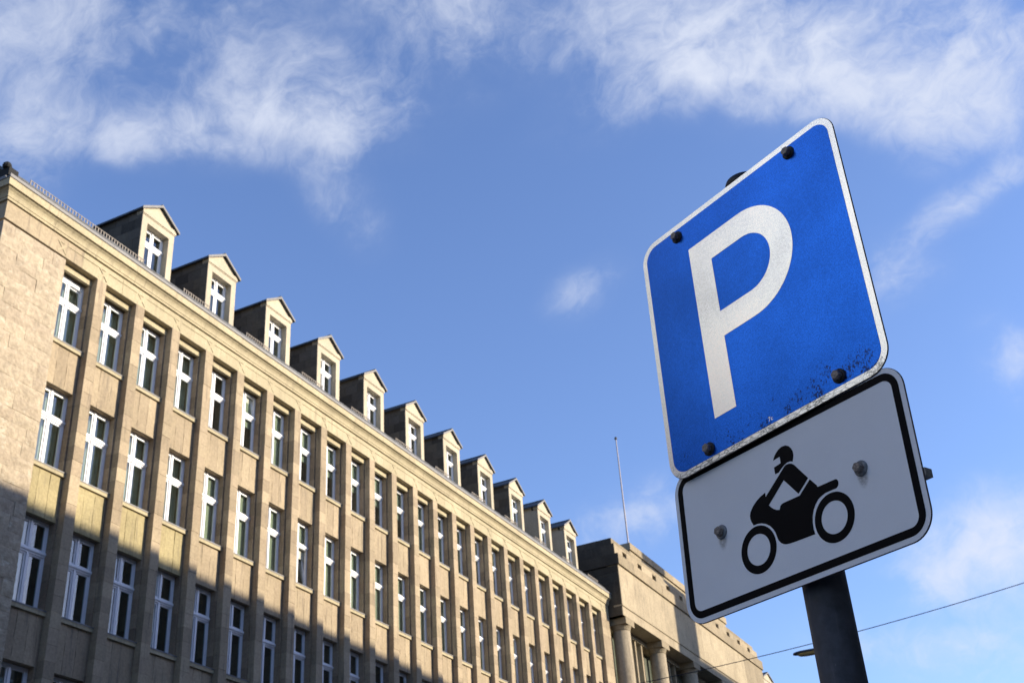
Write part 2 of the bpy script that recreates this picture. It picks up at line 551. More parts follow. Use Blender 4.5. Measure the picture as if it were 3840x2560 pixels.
# ------------------------------------------------------------------ ground, street
def sheet(name, m, u0, u1, w0, w1, z, th=None):
    b = MB()
    if th:
        b.box(u0, u1, w0, w1, z - th, z)
    else:
        b._add([(u0, w0, z), (u1, w0, z), (u1, w1, z), (u0, w1, z)], [(0, 1, 2, 3)])
    o = b.obj(name, m)
    o.matrix_world = FRAME
    return struct(o)


sheet('ground', M['paving'], -1500, 1500, -1500, 1500, -0.14)
sheet('road', M['asphalt'], -300, 400, -17.0, -6.0, -0.12)
sheet('pavement', M['paving'], -300, 400, -32.0, -17.2, 0.0, 0.13)
sheet('pavement', M['paving'], -300, 400, -5.8, 0.0, 0.0, 0.13)
sheet('kerb', M['kerb'], -300, 400, -17.195, -17.005, 0.004, 0.13)
sheet('kerb', M['kerb'], -300, 400, -5.995, -5.805, 0.004, 0.13)
mk = MB()
for k in range(-20, 40):
    mk._add([(k * 6.0, -11.56, -0.116), (k * 6.0 + 3, -11.56, -0.116), (k * 6.0 + 3, -11.44, -0.116), (k * 6.0, -11.44, -0.116)], [(0, 1, 2, 3)])
o = mk.obj('road_marking', M['paint'])
o.matrix_world = FRAME
struct(o)

# ------------------------------------------------------------------ the dormered building
BAY = 0.07096 * 23.0
U_L0, U_R0 = 0.8602 * 23.0, 0.9152 * 23.0
GAP = U_R0 - U_L0
NB = 24
U_A, U_B = 17.53, 59.69          # both ends of the facade
Y_SP = 0.237                            # spandrel face
Y_WIN = 0.446                           # window frame face
SILL = [19.455, 15.70, 11.89, 8.10, 4.30]
HEAD = [21.87, 18.21, 14.40, 10.62, 6.84]
Z_FR0, Z_FR1 = 22.08, 22.66             # frieze
Z_PL = 3.2                              # plinth top
COURSE = 0.42


def opening(i):
    return U_L0 + BAY * i, U_R0 + BAY * i


bld = thing('apartment_building', 'long beige stone building with white windows between pilasters and a line of gabled dormers', 'building', FRAME)

# --- backing masonry, interior, plinth
core = MB()
edges = [(U_A + 0.02, U_L0 + 0.053)] + [(opening(i)[1] - 0.053, opening(i + 1)[0] + 0.053) for i in range(NB - 1)] + [(opening(NB - 1)[1] - 0.053, U_B - 0.02)]
nz = int((Z_FR1 - Z_PL) / COURSE) + 1
for a, b in edges:
    for c in range(nz):
        z0 = Z_PL + c * COURSE
        z1 = min(z0 + COURSE - 0.009, Z_FR0 - 0.005)
        if z1 > z0:
            core.box(a, b, Y_SP + 0.004 + random.uniform(0, .003), 0.80, z0, z1)
core.obj('pier_masonry', M['pier'], bld, kind='stuff')
back = MB()
for a, b in edges:
    back.box(a + 0.008, b - 0.008, Y_SP + 0.02, 0.79, Z_PL, Z_FR0 - 0.01)
for i in range(NB):
    l, r = opening(i)
    zz = [Z_FR0] + [v for h, s_ in zip(HEAD, SILL) for v in (h, s_)] + [Z_PL]
    for k in range(0, len(zz), 2):
        back.box(l + 0.045, r - 0.045, Y_SP + 0.075, 0.78, zz[k + 1] + (0.002 if k else 0.0), zz[k] - 0.002)
back.box(U_A + 0.05, U_B - 0.05, 0.05, 0.78, Z_FR0 + 0.30, Z_FR1 + 0.5)
back.obj('wall', M['pier'], bld)
room = MB()
room.box(U_A + 0.1, U_B - 0.1, 3.2, 3.3, 0.1, 23.0)
for z in (2.9, 6.95, 10.75, 14.55, 18.35, 22.3):
    room.box(U_A + 0.1, U_B - 0.1, 0.82, 3.19, z, z + 0.3)
for i in range(0, NB, 2):
    u = opening(i)[0] - 0.2
    room.box(u - 0.05, u + 0.05, 0.82, 3.19, 0.2, 22.9)
room.obj('interior', M['room'], bld)
pl = MB()
pl.box(U_A - 0.06, U_B + 0.06, -0.06, 0.9, 0.0, Z_PL - 0.3)
pl.box(U_A - 0.12, U_B + 0.12, -0.12, 0.9, Z_PL - 0.3, Z_PL)
pl.obj('plinth', M['bank_ledge'], bld)
bw = MB()
bw.box(U_A + 0.02, U_A + 0.40, 0.81, 14.0, 0.0, 23.2)
bw.box(U_B - 0.40, U_B - 0.02, 0.81, 14.0, 0.0, 23.2)
bw.box(U_A + 0.02, U_B - 0.02, 13.6, 14.0, 0.0, 23.2)
bw.obj('end_wall', M['stone'], bld)


# --- rock faced stones of the wall end
def rock_mesh(w, h, d, seed, amp=0.016):
    rr = random.Random(seed)
    nx, nzz = 5, 4
    b = MB()
    vs, fs = [], []
    for j in range(nzz):
        for i in range(nx):
            e = i in (0, nx - 1) or j in (0, nzz - 1)
            y = -rr.uniform(0.2, 1.0) * amp * 2.2 if not e else -rr.uniform(0, 0.7) * amp
            jx = 0 if i in (0, nx - 1) else rr.uniform(-.2, .2) / nx
            jz = 0 if j in (0, nzz - 1) else rr.uniform(-.2, .2) / nzz
            vs.append(((i / (nx - 1) + jx) * w, y, (j / (nzz - 1) + jz) * h))
    for j in range(nzz - 1):
        for i in range(nx - 1):
            a = j * nx + i
            fs.append((a, a + 1, a + nx + 1, a + nx))
    o = len(vs)
    ring = [i for i in range(nx)] + [j * nx + nx - 1 for j in range(1, nzz)] + [(nzz - 1) * nx + i for i in range(nx - 2, -1, -1)] + [j * nx for j in range(nzz - 2, 0, -1)]
    for i in ring:
        vs.append((vs[i][0], d, vs[i][2]))
    n = len(ring)
    fs += [(ring[i], ring[(i + 1) % n], o + (i + 1) % n, o + i) for i in range(n)]
    fs.append(tuple(o + i for i in range(n - 1, -1, -1)))
    b._add(vs, fs, 0, 0.0)
    return b.mesh('wall_stone', M['rock'])


SECT = U_L0 - U_A
patterns = [(0.74, 0.78, 0.75), (0.45, 0.82, 0.62, 0.38), (0.62, 0.70, 0.95), (0.42, 0.66, 0.74, 0.45), (0.85, 0.55, 0.87)]
rockc = {}
low = MB()
zc = Z_PL
ci = 0
while zc < Z_FR0 - 0.1:
    h = min(COURSE if ci % 3 else COURSE * 0.86, Z_FR1 - zc)
    pat = patterns[(ci * 3) % 5]
    k_ = SECT / sum(pat)
    u = U_A
    for w in pat:
        w *= k_
        if zc > 9.3:
            key = (round(w, 2), round(h, 2), random.randrange(3))
            if key not in rockc:
                rockc[key] = rock_mesh(w - 0.004, h - 0.004, 0.30, hash(key) % 9999)
            put('wall_stone', rockc[key], bld, (u + 0.002, random.uniform(-0.010, 0.004), zc + 0.002))
        else:
            low.box(u + 0.004, u + w - 0.004, random.uniform(-0.02, 0), 0.3, zc, zc + h - 0.009)
        u += w
    zc += h
    ci += 1
low.obj('wall_masonry', M['rock'], bld, kind='stuff')

# --- pilasters: dressed stones, laid one by one
PW = BAY - GAP


def dressed(w, h, d, seed):
    rr = random.Random(seed)
    c = 0.006
    b = MB()
    pr = [(0, d), (0, c), (c, 0), (w - c, 0), (w, c), (w, d)]
    n = len(pr)
    vs = [(x, y, 0) for x, y in pr] + [(x, y, h) for x, y in pr]
    fs = [(i, (i + 1) % n, n + (i + 1) % n, n + i) for i in range(n)] + [tuple(range(n - 1, -1, -1)), tuple(range(n, 2 * n))]
    b._add(vs, fs, 0, 0.0)
    return b.mesh('pilaster_stone', M['stone'])


ds = [dressed(PW, COURSE - 0.006, Y_SP - 0.006, k) for k in range(2)]
far = MB()
cnt = 0
for p in range(NB):
    u = opening(p)[1]
    last = p == NB - 1
    w = (U_B - u) if last else PW
    c = 0
    while True:
        z0 = Z_PL + c * COURSE
        if z0 > Z_FR0 - 0.02:
            break
        h = min(COURSE - 0.006, Z_FR0 - z0 - 0.004)
        dy = random.uniform(-0.004, 0.004)
        if p < 12 and not last and h > 0.35 and in_frame((u, 0, z0 + 0.3)) and cnt < 296:
            put('pilaster_stone', ds[c % 2], bld, (u, dy, z0))
            cnt += 1
        else:
            far.box(u, u + w, dy, Y_SP - 0.003, z0, z0 + h)
        c += 1
far.obj('pilaster_masonry', M['stone'], bld, kind='stuff')

# --- spandrels: three upright slabs each with a ragged joint
def slab_mesh(w, h, m, seed, jl, jr):
    rr = random.Random(seed)
    n = 7
    lx = [0.0 if not jl else rr.uniform(-0.012, 0.012) for _ in range(n)]
    rx = [w if not jr else w + rr.uniform(-0.012, 0.0) for _ in range(n)]
    b = MB()
    vs, fs = [], []
    for k in range(n):
        z = h * k / (n - 1)
        for y in (rr.uniform(-.004, .003), 0.06):
            vs += [(lx[k], y, z), (rx[k], y, z)]
    for k in range(n - 1):
        a, c = 4 * k, 4 * (k + 1)
        fs += [(a, a + 1, c + 1, c), (a + 2, c + 2, c + 3, a + 3), (a, c, c + 2, a + 2), (a + 1, a + 3, c + 3, c + 1)]
    fs += [(0, 2, 3, 1), (4 * n - 4, 4 * n - 3, 4 * n - 1, 4 * n - 2)]
    b._add(vs, fs, 0, 0.0)
    return b.mesh('spandrel_slab', m)


slabs = {}
for mk_ in ('slab', 'slab_y'):
    for v in range(3):
        for q in range(3):
            w = (GAP - 0.106) / 3 - (0.006 if mk_ == 'slab_y' else 0.003)
            slabs[mk_, v, q] = slab_mesh(w, 1.24, M[mk_], v * 17 + q * 5 + len(mk_), q > 0, q < 2)
low = MB()
for i in range(NB):
    l, r = opening(i)
    for rw in range(4):
        z1, z0 = SILL[rw] - 0.003, HEAD[rw + 1]
        w = (GAP - 0.106) / 3
        for q in range(3):
            x = l + 0.053 + w * q + 0.003
            if rw < 3 and in_frame((l + 0.6, Y_SP, z1), 1.08):
                yl = rw == 1 and i < 4
                o = put('spandrel_slab', slabs['slab_y' if yl else 'slab', (i + rw) % 3, q], bld, (x, Y_SP + random.uniform(-.003, .003), z0))
                o.scale = (1, 1, (z1 - z0) / 1.24)
            else:
                low.box(x, x + w - 0.006, Y_SP, Y_SP + 0.06, z0, z1)
    low.box(l + 0.053, r - 0.053, Y_SP, Y_SP + 0.06, Z_PL, SILL[4])
low.obj('spandrel_masonry', M['slab'], bld, kind='stuff')

# --- frieze blocks with their crossed fillets, blind lintels
UF = [U_A] + [(opening(i)[0] + opening(i)[1]) / 2 for i in range(NB)] + [U_B]
fb = MB()
fb.box(0.003, BAY - 0.003, 0, 0.44, 0, Z_FR1 - Z_FR0 - 0.003, 0, 0.0)
fme = fb.mesh('frieze_block', M['yellow'])
for k in range(len(UF) - 1):
    if 0 < k < len(UF) - 2:
        put('frieze_block', fme, bld, (UF[k], random.uniform(-.003, .003), Z_FR0))
    else:
        e = MB()
        e.box(UF[k] + 0.003, UF[k + 1] - 0.003, 0, 0.44, Z_FR0, Z_FR1 - 0.003, 0, 0.0)
        e.obj('frieze_block', M['slab'] if k == 0 else M['yellow'], bld)
fx = MB()


def fillet(b, x0, z0, x1, z1, wd=0.022, pr=0.014):
    L = math.hypot(x1 - x0, z1 - z0)
    mt = Matrix.Translation((x0, 0, z0)) @ Matrix.Rotation(-math.atan2(z1 - z0, x1 - x0), 4, 'Y')
    b.box(0, L, -pr, 0.004, -wd / 2, wd / 2, 0, 0.0, mt)


fillet(fx, -0.175, 0.175, -0.028, 0.03)
fillet(fx, 0.028, -0.03, 0.165, -0.165)
fillet(fx, -0.165, -0.155, 0.17, 0.165, 0.026, 0.008)
fillet(fx, -0.075, 0.165, 0.075, 0.165, 0.014)
fillet(fx, 0.22, 0.165, BAY - 0.22, 0.165, 0.014)
xme = fx.mesh('frieze_fillet', M['yellow'])
for k in range(-1, NB):
    u = opening(k)[1] + PW / 2
    put('frieze_fillet', xme, bld, (u, -0.003, 0.9003 * 23 + 1.6))
lb = MB()
lb.box(0.0, GAP, 0, 0.35, 0, 0.205, 0, 0.0)
lme = lb.mesh('lintel', M['yellow'])
for i in range(NB):
    put('lintel', lme, bld, (opening(i)[0], 0.212, HEAD[0]))

# --- cornice, block by block, gutter
PROF = [(0.25, 22.662), (-0.055, 22.662), (-0.062, 22.70), (-0.055, 22.735), (-0.075, 22.745), (-0.078, 22.775), (-0.092, 22.84), (-0.125, 22.90), (-0.175, 22.945), (-0.185, 22.955), (-0.185, 22.975), (-0.245, 22.978), (-0.250, 23.195), (0.25, 23.195)]
cb = MB()
cb.prism_x(PROF, 0.003, BAY - 0.003, 0, 0.0)
cme = cb.mesh('cornice_block', M['yellow'])
u = U_A
first = True
while u < U_B - 0.05:
    w = min(BAY, U_B + 0.03 - u)
    dy = random.uniform(-.004, .004)
    if first or w < BAY - 0.01:
        e = MB()
        e.prism_x(PROF, u + (0.0 if first else 0.003), u + w - 0.003, 0, 0.0, 1.0 if first else None)
        e.obj('cornice_block', M['yellow'], bld)
    else:
        put('cornice_block', cme, bld, (u, dy, 0))
    first = False
    u += w
ret = MB()
n = len(PROF)
vs = [(U_A + y, y, z) for y, z in PROF] + [(U_A + y, 14.2, z) for y, z in PROF]
ret._add(vs, [(i, n + i, n + (i + 1) % n, (i + 1) % n) for i in range(n)] + [tuple(range(n)), tuple(range(2 * n - 1, n - 1, -1))], 0, 0.3)
ret.obj('cornice_return', M['yellow'], bld)
GP = [(-0.10, 23.20), (-0.262, 23.20), (-0.278, 23.215), (-0.280, 23.30), (-0.270, 23.318), (-0.252, 23.312), (-0.245, 23.24), (-0.10, 23.24)]
u = U_A - 0.27
k = 0
while u < U_B:
    w = min(2.0, U_B - u)
    e = MB()
    e.prism_x(GP, u + 0.001, u + w - 0.001)
    e.obj('gutter', M['zinc'], bld)
    u += w
e = MB()
e.prism_y([(U_A + y, z) for y, z in GP], -0.09, 14.2)
e.obj('gutter', M['zinc'], bld)
hc = MB()
hc.box(U_A - 0.26, U_A + 0.06, -0.16, 0.5, 23.32, 23.60)
hc.lathe([(0.10, 23.60), (0.13, 23.66), (0.11, 23.74), (0.05, 23.80), (0.02, 23.81)], 9, U_A - 0.24, -0.02)
hc.obj('hip_cap', M['dark'], bld)

# --- main roof
R0, PITCH = 23.57, 0.83
def roof_z(y):
    return R0 + (y + 0.05) * PITCH
rf = MB()
th = 0.10
yr = 6.5
rf.prism_x([(-0.06, R0 - 0.1), (-0.06, R0), (yr, roof_z(yr)), (14.06, R0), (14.06, R0 - 0.1), (yr, roof_z(yr) - 0.2)], U_A - 0.05, U_B + 0.05)
rf.obj('roof', M['slate'], bld)
gw = MB()
for ux in (U_A + 0.02, U_B - 0.3):
    gw.prism_x([(0.1, 23.2), (0.1, R0), (yr, roof_z(yr) - 0.22), (13.9, R0), (13.9, 23.2)], ux, ux + 0.28)
gw.obj('gable_wall', M['stone'], bld)
# row of slates showing over the gutter
te = MB()
k = 0
u = U_A
while u < U_B - 0.2:
    te.box(u + 0.005, u + 0.245, -0.10, 0.35, R0 - 0.09 + random.uniform(0, .015), R0 - 0.03 + random.uniform(0, .02))
    u += 0.25
te.obj('eaves_slates', M['slate'], bld, kind='stuff')

# --- windows
def light(fr, x0, x1, z0, z1, y0, tilt=0.0):
    """one sash: frame ring into fr; returns pane size"""
    s = 0.048
    mt = Matrix.Translation((0, y0, z0)) @ Matrix.Rotation(tilt, 4, 'X')
    H = z1 - z0
    for a, b, c, d in ((x0, x1, 0, s), (x0, x1, H - s, H), (x0, x0 + s, s, H - s), (x1 - s, x1, s, H - s)):
        fr.box(a, b, 0, 0.05, c, d, 0, 0.0, mt)
    return (x0 + s, x1 - s, s, H - s)


def window_set(w, h, tz, tilts=(0, 0, 0, 0), roller=0.0):
    """frame mesh (origin bottom centre, y=0 front) and four panes"""
    fr = MB()
    W2 = w / 2
    f = 0.062
    ht = h - roller
    fr.box(-W2, -W2 + f, 0, 0.09, 0, h, 0, 0.0)
    fr.box(W2 - f, W2, 0, 0.09, 0, h, 0, 0.0)
    fr.box(-W2 + f, W2 - f, 0, 0.09, 0, f, 0, 0.0)
    fr.box(-W2 + f, W2 - f, 0, 0.09, ht - f, h, 0, 0.0)
    fr.box(-0.034, 0.034, -0.018, 0.088, f, ht - f, 0, 0.0)
    panes = []
    for q, (x0, x1, z0, z1) in enumerate(((-W2 + f, -0.034, f, tz - .07), (0.034, W2 - f, f, tz - .07), (-W2 + f, -0.034, tz + .07, ht - f), (0.034, W2 - f, tz + .07, ht - f))):
        t = tilts[q]
        a, b, c, d = light(fr, x0, x1, z0, z1, 0.012, t)
        mt = Matrix.Translation((0, 0.035, z0)) @ Matrix.Rotation(t, 4, 'X')
        p = MB()
        p.box(a, b, 0.0, 0.006, c, d, 0, 0.0, mt)
        panes.append(p)
    tb = MB()
    tb.prism_x([(0.06, tz - 0.07), (-0.02, tz - 0.07), (-0.022, tz - 0.035), (-0.045, tz - 0.025), (-0.058, tz + 0.0), (-0.055, tz + 0.045), (-0.03, tz + 0.068), (0.06, tz + 0.07)], -W2 + 0.02, W2 - 0.02, 0, 0.0)
    return fr, panes, tb


WW = GAP - 0.106
WIN = {}
for key, (h, tz, tl, ro) in {'top': (HEAD[0] - SILL[0] - 0.145, 1.42, (0, 0, 0, 0), 0.0), 'mid': (HEAD[1] - SILL[1] - 0.145, 1.50, (0, 0, 0, 0), 0.0),
                         'vent': (HEAD[0] - SILL[0] - 0.145, 1.42, (0, 0, 0, -0.16), 0.0), 'roller': (HEAD[0] - SILL[0] - 0.145, 1.42, (0, 0, 0, -0.10), 0.12), 'tip': (HEAD[1] - SILL[1] - 0.145, 1.50, (0, -0.13, 0, 0), 0.0)}.items():
    fr, ps, tb = window_set(WW, h, tz, tl, ro)
    allp = MB()
    for p in ps:
        allp._add(p.v, p.f, 0, 0.0)
    WIN[key] = (fr.mesh('window', M['white']), [p.mesh('pane', M['glass']) for p in ps], tb.mesh('transom', M['white']), allp.mesh('glazing', M['glass']), h)
sb = MB()
sb.box(0, GAP - 0.004, 0, 0.275, 0, 0.118, 0, 0.0)
sme = sb.mesh('sill', M['yellow'])
sb = MB()
sb.box(0, GAP - 0.004, -0.012, 0.27, 0.120, 0.136, 0, 0.0)
sb.box(0, GAP - 0.004, -0.014, -0.0125, 0.100, 0.136, 0, 0.0)
slm = sb.mesh('sill_cover', M['zinc'])
npane = 0
for rw in range(5):
    for i in range(NB):
        l, r = opening(i)
        key = 'top' if rw == 0 else 'mid'
        if rw == 0 and i == 0:
            key = 'roller'
        if rw == 0 and i == 5:
            key = 'vent'
        if rw == 1 and i == 7:
            key = 'tip'
        fr, ps, tb, gl, h = WIN[key]
        z = SILL[rw] + 0.145
        seen = in_frame((l + 0.6, Y_WIN, z + h * 0.8), 1.02) or in_frame((l + 0.6, Y_WIN, z + 0.3), 1.02)
        if rw > 3 or (rw == 3 and i > 6):
            if i > 14:
                continue
        wn = put('window', fr, bld, ((l + r) / 2, Y_WIN, z))
        put('transom', tb, wn)
        if seen and npane < 256:
            for p in ps:
                put('pane', p, wn)
            npane += 4
        else:
            put('glazing', gl, wn)
        put('sill', sme, wn, (l + 0.002 - (l + r) / 2, 0.170 - Y_WIN, -0.145))
        put('sill_cover', slm, wn, (l + 0.002 - (l + r) / 2, 0.170 - Y_WIN, -0.145))
        # what hangs behind the glass
        t = random.random()
        c = MB()
        yb = 0.12
        if rw == 1 and i < 2 or (rw == 0 and i == 4):
            for a, b in ((-WW / 2 + 0.03, -WW / 2 + 0.50),):
                for s_ in range(6):
                    x0 = a + (b - a) * s_ / 6
                    c._add([(x0, yb, 0.05), (x0 + (b - a) / 12, yb + 0.035, 0.05), (x0 + (b - a) / 12, yb + 0.035, h - 0.28), (x0, yb, h - 0.28)], [(0, 1, 2, 3)])
                    c._add([(x0 + (b - a) / 12, yb + 0.035, 0.05), (x0 + (b - a) / 6, yb, 0.05), (x0 + (b - a) / 6, yb, h - 0.28), (x0 + (b - a) / 12, yb + 0.035, h - 0.28)], [(0, 1, 2, 3)])
            c.obj('curtain', M['curtain'], wn)
        elif rw < 2 and i > 3:
            hh = random.choice((0.0, 0.0, 0.0, h * 0.45))
            c.box(-WW / 2 + 0.02, WW / 2 - 0.02, yb, yb + 0.01, hh + 0.04, h - 0.02)
            c.obj('roller_blind', M['blind'], wn)
        elif t < 0.8 and rw == 2:
            c.box(-WW / 2 + 0.03, -WW / 2 + 0.30 + 0.3 * random.random(), yb, yb + 0.02, 0.04, h - 0.05)
            c.obj('curtain', M['curtain'], wn)

        if rw < 2 and i < 4:
            c = MB()
            for s_ in range(8):
                x0 = -WW / 2 + 0.02 + s_ * (WW - 0.04) / 8
                c._add([(x0, 0.22, 0.03), (x0 + (WW - 0.04) / 16, 0.255, 0.03), (x0 + (WW - 0.04) / 16, 0.255, h - 0.05), (x0, 0.22, h - 0.05)], [(0, 1, 2, 3)])
                c._add([(x0 + (WW - 0.04) / 16, 0.255, 0.03), (x0 + (WW - 0.04) / 8, 0.22, 0.03), (x0 + (WW - 0.04) / 8, 0.22, h - 0.05), (x0 + (WW - 0.04) / 16, 0.255, h - 0.05)], [(0, 1, 2, 3)])
            c.obj('sheer_curtain', M['sheer'], wn)

# decorations on the ledge inside the first top window
gd = MB()
for k in range(7):
    gd.lathe([(0.005, 0.06 + .03 * (k % 3)), (0.03, 0.08 + .03 * (k % 3)), (0.035, 0.12 + .03 * (k % 3)), (0.02, 0.15 + .03 * (k % 3)), (0.004, 0.16 + .03 * (k % 3))], 8, -0.40 + k * 0.12, 0.13)
w0 = [o for o in bld.children if o.name == 'window'][0]
gd.obj('window_ornament', M['curtain'], w0)

# --- dormers
DH = 0.755
def dormer_meshes():
    b = MB()
    zb, ze, za, zo = -0.1, 2.70, 3.26, 2.26          # base, eaves, apex, head of the opening
    ow = 0.512
    b.box(-DH, -ow, 0, 0.028, zb, zo, 0, 0.0)
    b.box(-DH + 0.036, -ow, 0.028, 0.36, zb, zo, 0, 0.0)
    b.box(ow, DH, 0, 0.36, zb, zo, 0, 0.0)
    b.box(-DH + 0.036, DH, 0.028, 0.36, zo, 2.50, 0, 0.0)
    b.box(-DH, DH, 0, 0.028, zo, 2.50, 0, 0.0)
    b.box(-DH - 0.018, DH + 0.018, -0.018, 0.24, 2.503, 2.535, 0, 0.0)
    b.box(-DH - 0.035, DH + 0.035, -0.04, 0.24, 2.537, ze - 0.002, 0, 0.0)
    b.prism_y([(-DH - 0.02, ze), (DH + 0.02, ze), (0, za - 0.09)], 0.0, 0.24, 0, 0.0)
    b.box(DH - 0.12, DH - 0.005, 0.365, 4.6, zb, ze, 0, 0.0)
    b.box(-DH + 0.036, -DH + 0.12, 0.365, 4.6, zb, ze, 0, 0.0)
    body = b.mesh('dormer', M['dormer'])
    r = MB()
    t = 0.075
    ov = DH + 0.125
    sl = (za - ze) / ov
    for sgn in (-1, 1):
        r.prism_y([(0, za), (sgn * ov, ze - 0.01), (sgn * ov, ze - 0.01 - t), (0, za - t)], -0.085, 4.8, 0, 0.0)
    r.box(-0.04, 0.04, -0.095, 4.8, za - 0.03, za + 0.03, 0, 0.0)
    roof = r.mesh('dormer_roof', M['slate'])
    v = MB()
    for sgn in (-1, 1):
        v.prism_y([(0, za + 0.008), (sgn * (ov + 0.006), ze - 0.004), (sgn * (ov + 0.006), ze - 0.10), (0, za - 0.088)], -0.112, -0.087, 0, 0.0)
    verge = v.mesh('verge', M['lead'])
    fr, ps, tb = window_set(2 * ow - 0.01, 2.20, 1.62)
    return body, roof, verge, fr.mesh('window_frame', M['white']), [p.mesh('pane', M['glass']) for p in ps], tb.mesh('transom', M['white'])


DM = dormer_meshes()
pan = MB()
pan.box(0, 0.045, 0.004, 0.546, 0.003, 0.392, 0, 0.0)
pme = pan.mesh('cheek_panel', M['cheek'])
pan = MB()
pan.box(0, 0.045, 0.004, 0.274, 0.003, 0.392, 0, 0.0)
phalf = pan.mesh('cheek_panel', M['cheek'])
Z_D = 23.40


def dormer(parent, u, y, z, panels=True):
    d = put('dormer', DM[0], parent, (u, y, z))
    put('dormer_roof', DM[1], d)
    put('verge', DM[2], d)
    put('window_frame', DM[3], d, (0, 0.235, 0.06))
    for p in DM[4]:
        put('pane', p, d, (0, 0.235, 0.06))
    put('transom', DM[5], d, (0, 0.235, 0.06))
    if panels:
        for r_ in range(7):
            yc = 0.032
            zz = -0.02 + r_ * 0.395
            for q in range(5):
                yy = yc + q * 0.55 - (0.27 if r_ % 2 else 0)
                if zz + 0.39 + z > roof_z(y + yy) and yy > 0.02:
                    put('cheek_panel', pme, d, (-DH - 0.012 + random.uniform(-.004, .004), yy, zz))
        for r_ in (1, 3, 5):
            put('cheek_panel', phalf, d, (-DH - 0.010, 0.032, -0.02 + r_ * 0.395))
    return d


for k in range(11):
    i = 2 + 2 * k
    l, r = opening(i)
    dormer(bld, (l + r) / 2 + 0.02, 0.45, Z_D, k < 9)

# --- snow guards between the dormers
def snow_guard(u0, u1):
    b = MB()
    y0 = 0.02
    z0 = roof_z(y0) - 0.11
    for dz in (0.02, 0.26):
        b.box(u0, u1, y0 - 0.008, y0 + 0.008, z0 + dz, z0 + dz + 0.022)
    g = b.obj('snow_guard', M['rail'], bld)
    s = MB()
    x = u0 + 0.01
    k = 0
    while x < u1:
        s.box(x, x + 0.034, y0 - 0.006, y0 + 0.006, z0 + 0.0, z0 + 0.27)
        if k % 8 == 0:
            s.box(x, x + 0.03, y0 + 0.009, y0 + 0.03, z0 - 0.08, z0 + 0.2)
        x += 0.115
        k += 1
    s.obj('snow_guard_bars', M['rail'], g, kind='stuff')


snow_guard(U_A + 0.62, (opening(2)[0] + opening(2)[1]) / 2 - 0.86)
for k in range(10):
    a = (opening(2 + 2 * k)[0] + opening(2 + 2 * k)[1]) / 2 + 0.98
    snow_guard(a, a + 2 * BAY - 1.92)
snow_guard((opening(22)[0] + opening(22)[1]) / 2 + 0.98, U_B - 1.0)

# ------------------------------------------------------------------ the colonnaded building
BF = FRAME @ Matrix.Translation((59.70, -0.85, 0)) @ Matrix.Rotation(rad(-0.54), 4, 'Z')
bank = thing('colonnaded_building', 'weathered stone building with thick round columns under a tall blank attic, behind the motorcycle plate', 'building', BF)
BL = 26.9                                # length of its front; y=0 is the entablature face, x=0 its near corner


def courses(name, m, u0, u1, y0, y1, z0, z1, w, jit=0.006, gap=0.008):
    k = max(1, round((u1 - u0) / w))
    w = (u1 - u0) / k
    for q in range(k):
        b = MB()
        b.box(u0 + q * w + gap / 2, u0 + (q + 1) * w - gap / 2, y0 + random.uniform(-jit, jit), y1, z0, z1 - gap / 2, 0, 0.0)
        b.obj(name, m, bank)


courses('architrave_block', M['bank'], 0.03, BL, 0.02, 0.95, 22.0, 22.50, 2.7)
sl = MB()
sl.prism_x([(-0.0, 22.502), (-0.03, 22.52), (-0.03, 22.58), (0.0, 22.60), (0.5, 22.60), (0.5, 22.502)], 0.0, BL)
sl.obj('string_course', M['bank'], bank)
courses('frieze_slab', M['bank'], 0.03, BL, 0.0, 0.6, 22.602, 24.88, 2.24, 0.004, 0.006)
courses('ledge_block', M['bank_ledge'], -0.03, BL + 0.06, -0.10, 0.7, 24.90, 25.52, 2.306, 0.01)
# attic course with small openings
NS = 2.306
x0 = 0.12
nx = [1.97 - 0.62 + k * NS for k in range(11)]
for k in range(12):
    a = x0 + 0.03 if k == 0 else nx[k - 1] + 0.62
    b_ = nx[k] if k < 11 else BL - 0.12
    e = MB()
    e.box(a, b_, 0.16 + random.uniform(-.01, .01), 0.9, 25.53, 26.20, 0, 0.0)
    e.obj('attic_block', M['bank_ledge'] if k % 3 == 1 else M['bank'], bank)
ab = MB()
ab.box(x0 + 0.1, BL - 0.2, 0.62, 0.92, 25.53, 26.20)
for k in range(11):
    ab.box(nx[k] + 0.002, nx[k] + 0.618, 0.175, 0.9, 26.09, 26.195)
ab.obj('attic_backing', M['bank_ledge'], bank)
courses('cap_block', M['bank_ledge'], 0.31, BL - 0.28, 0.36, 1.3, 26.21, 26.62, 3.0, 0.012)
up = MB()
up.box(6.1, BL - 2.6, 1.45, 2.2, 26.3, 27.95)
up.obj('upper_attic', M['bank'], bank)
courses('upper_cap_block', M['bank_ledge'], 6.0, BL - 2.5, 1.35, 2.4, 27.96, 28.42, 3.4, 0.02)
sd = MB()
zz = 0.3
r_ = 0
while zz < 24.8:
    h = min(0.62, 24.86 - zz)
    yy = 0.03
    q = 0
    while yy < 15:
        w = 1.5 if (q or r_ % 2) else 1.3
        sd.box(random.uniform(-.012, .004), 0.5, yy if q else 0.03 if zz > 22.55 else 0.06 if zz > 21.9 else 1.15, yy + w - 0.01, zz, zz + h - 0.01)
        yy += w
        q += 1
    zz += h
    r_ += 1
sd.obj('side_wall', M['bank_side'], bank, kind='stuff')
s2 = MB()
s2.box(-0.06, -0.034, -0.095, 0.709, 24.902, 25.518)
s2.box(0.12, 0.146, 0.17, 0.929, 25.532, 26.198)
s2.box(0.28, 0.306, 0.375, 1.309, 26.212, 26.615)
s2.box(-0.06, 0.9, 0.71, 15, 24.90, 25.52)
s2.box(0.12, 0.9, 0.93, 15, 25.53, 26.20)
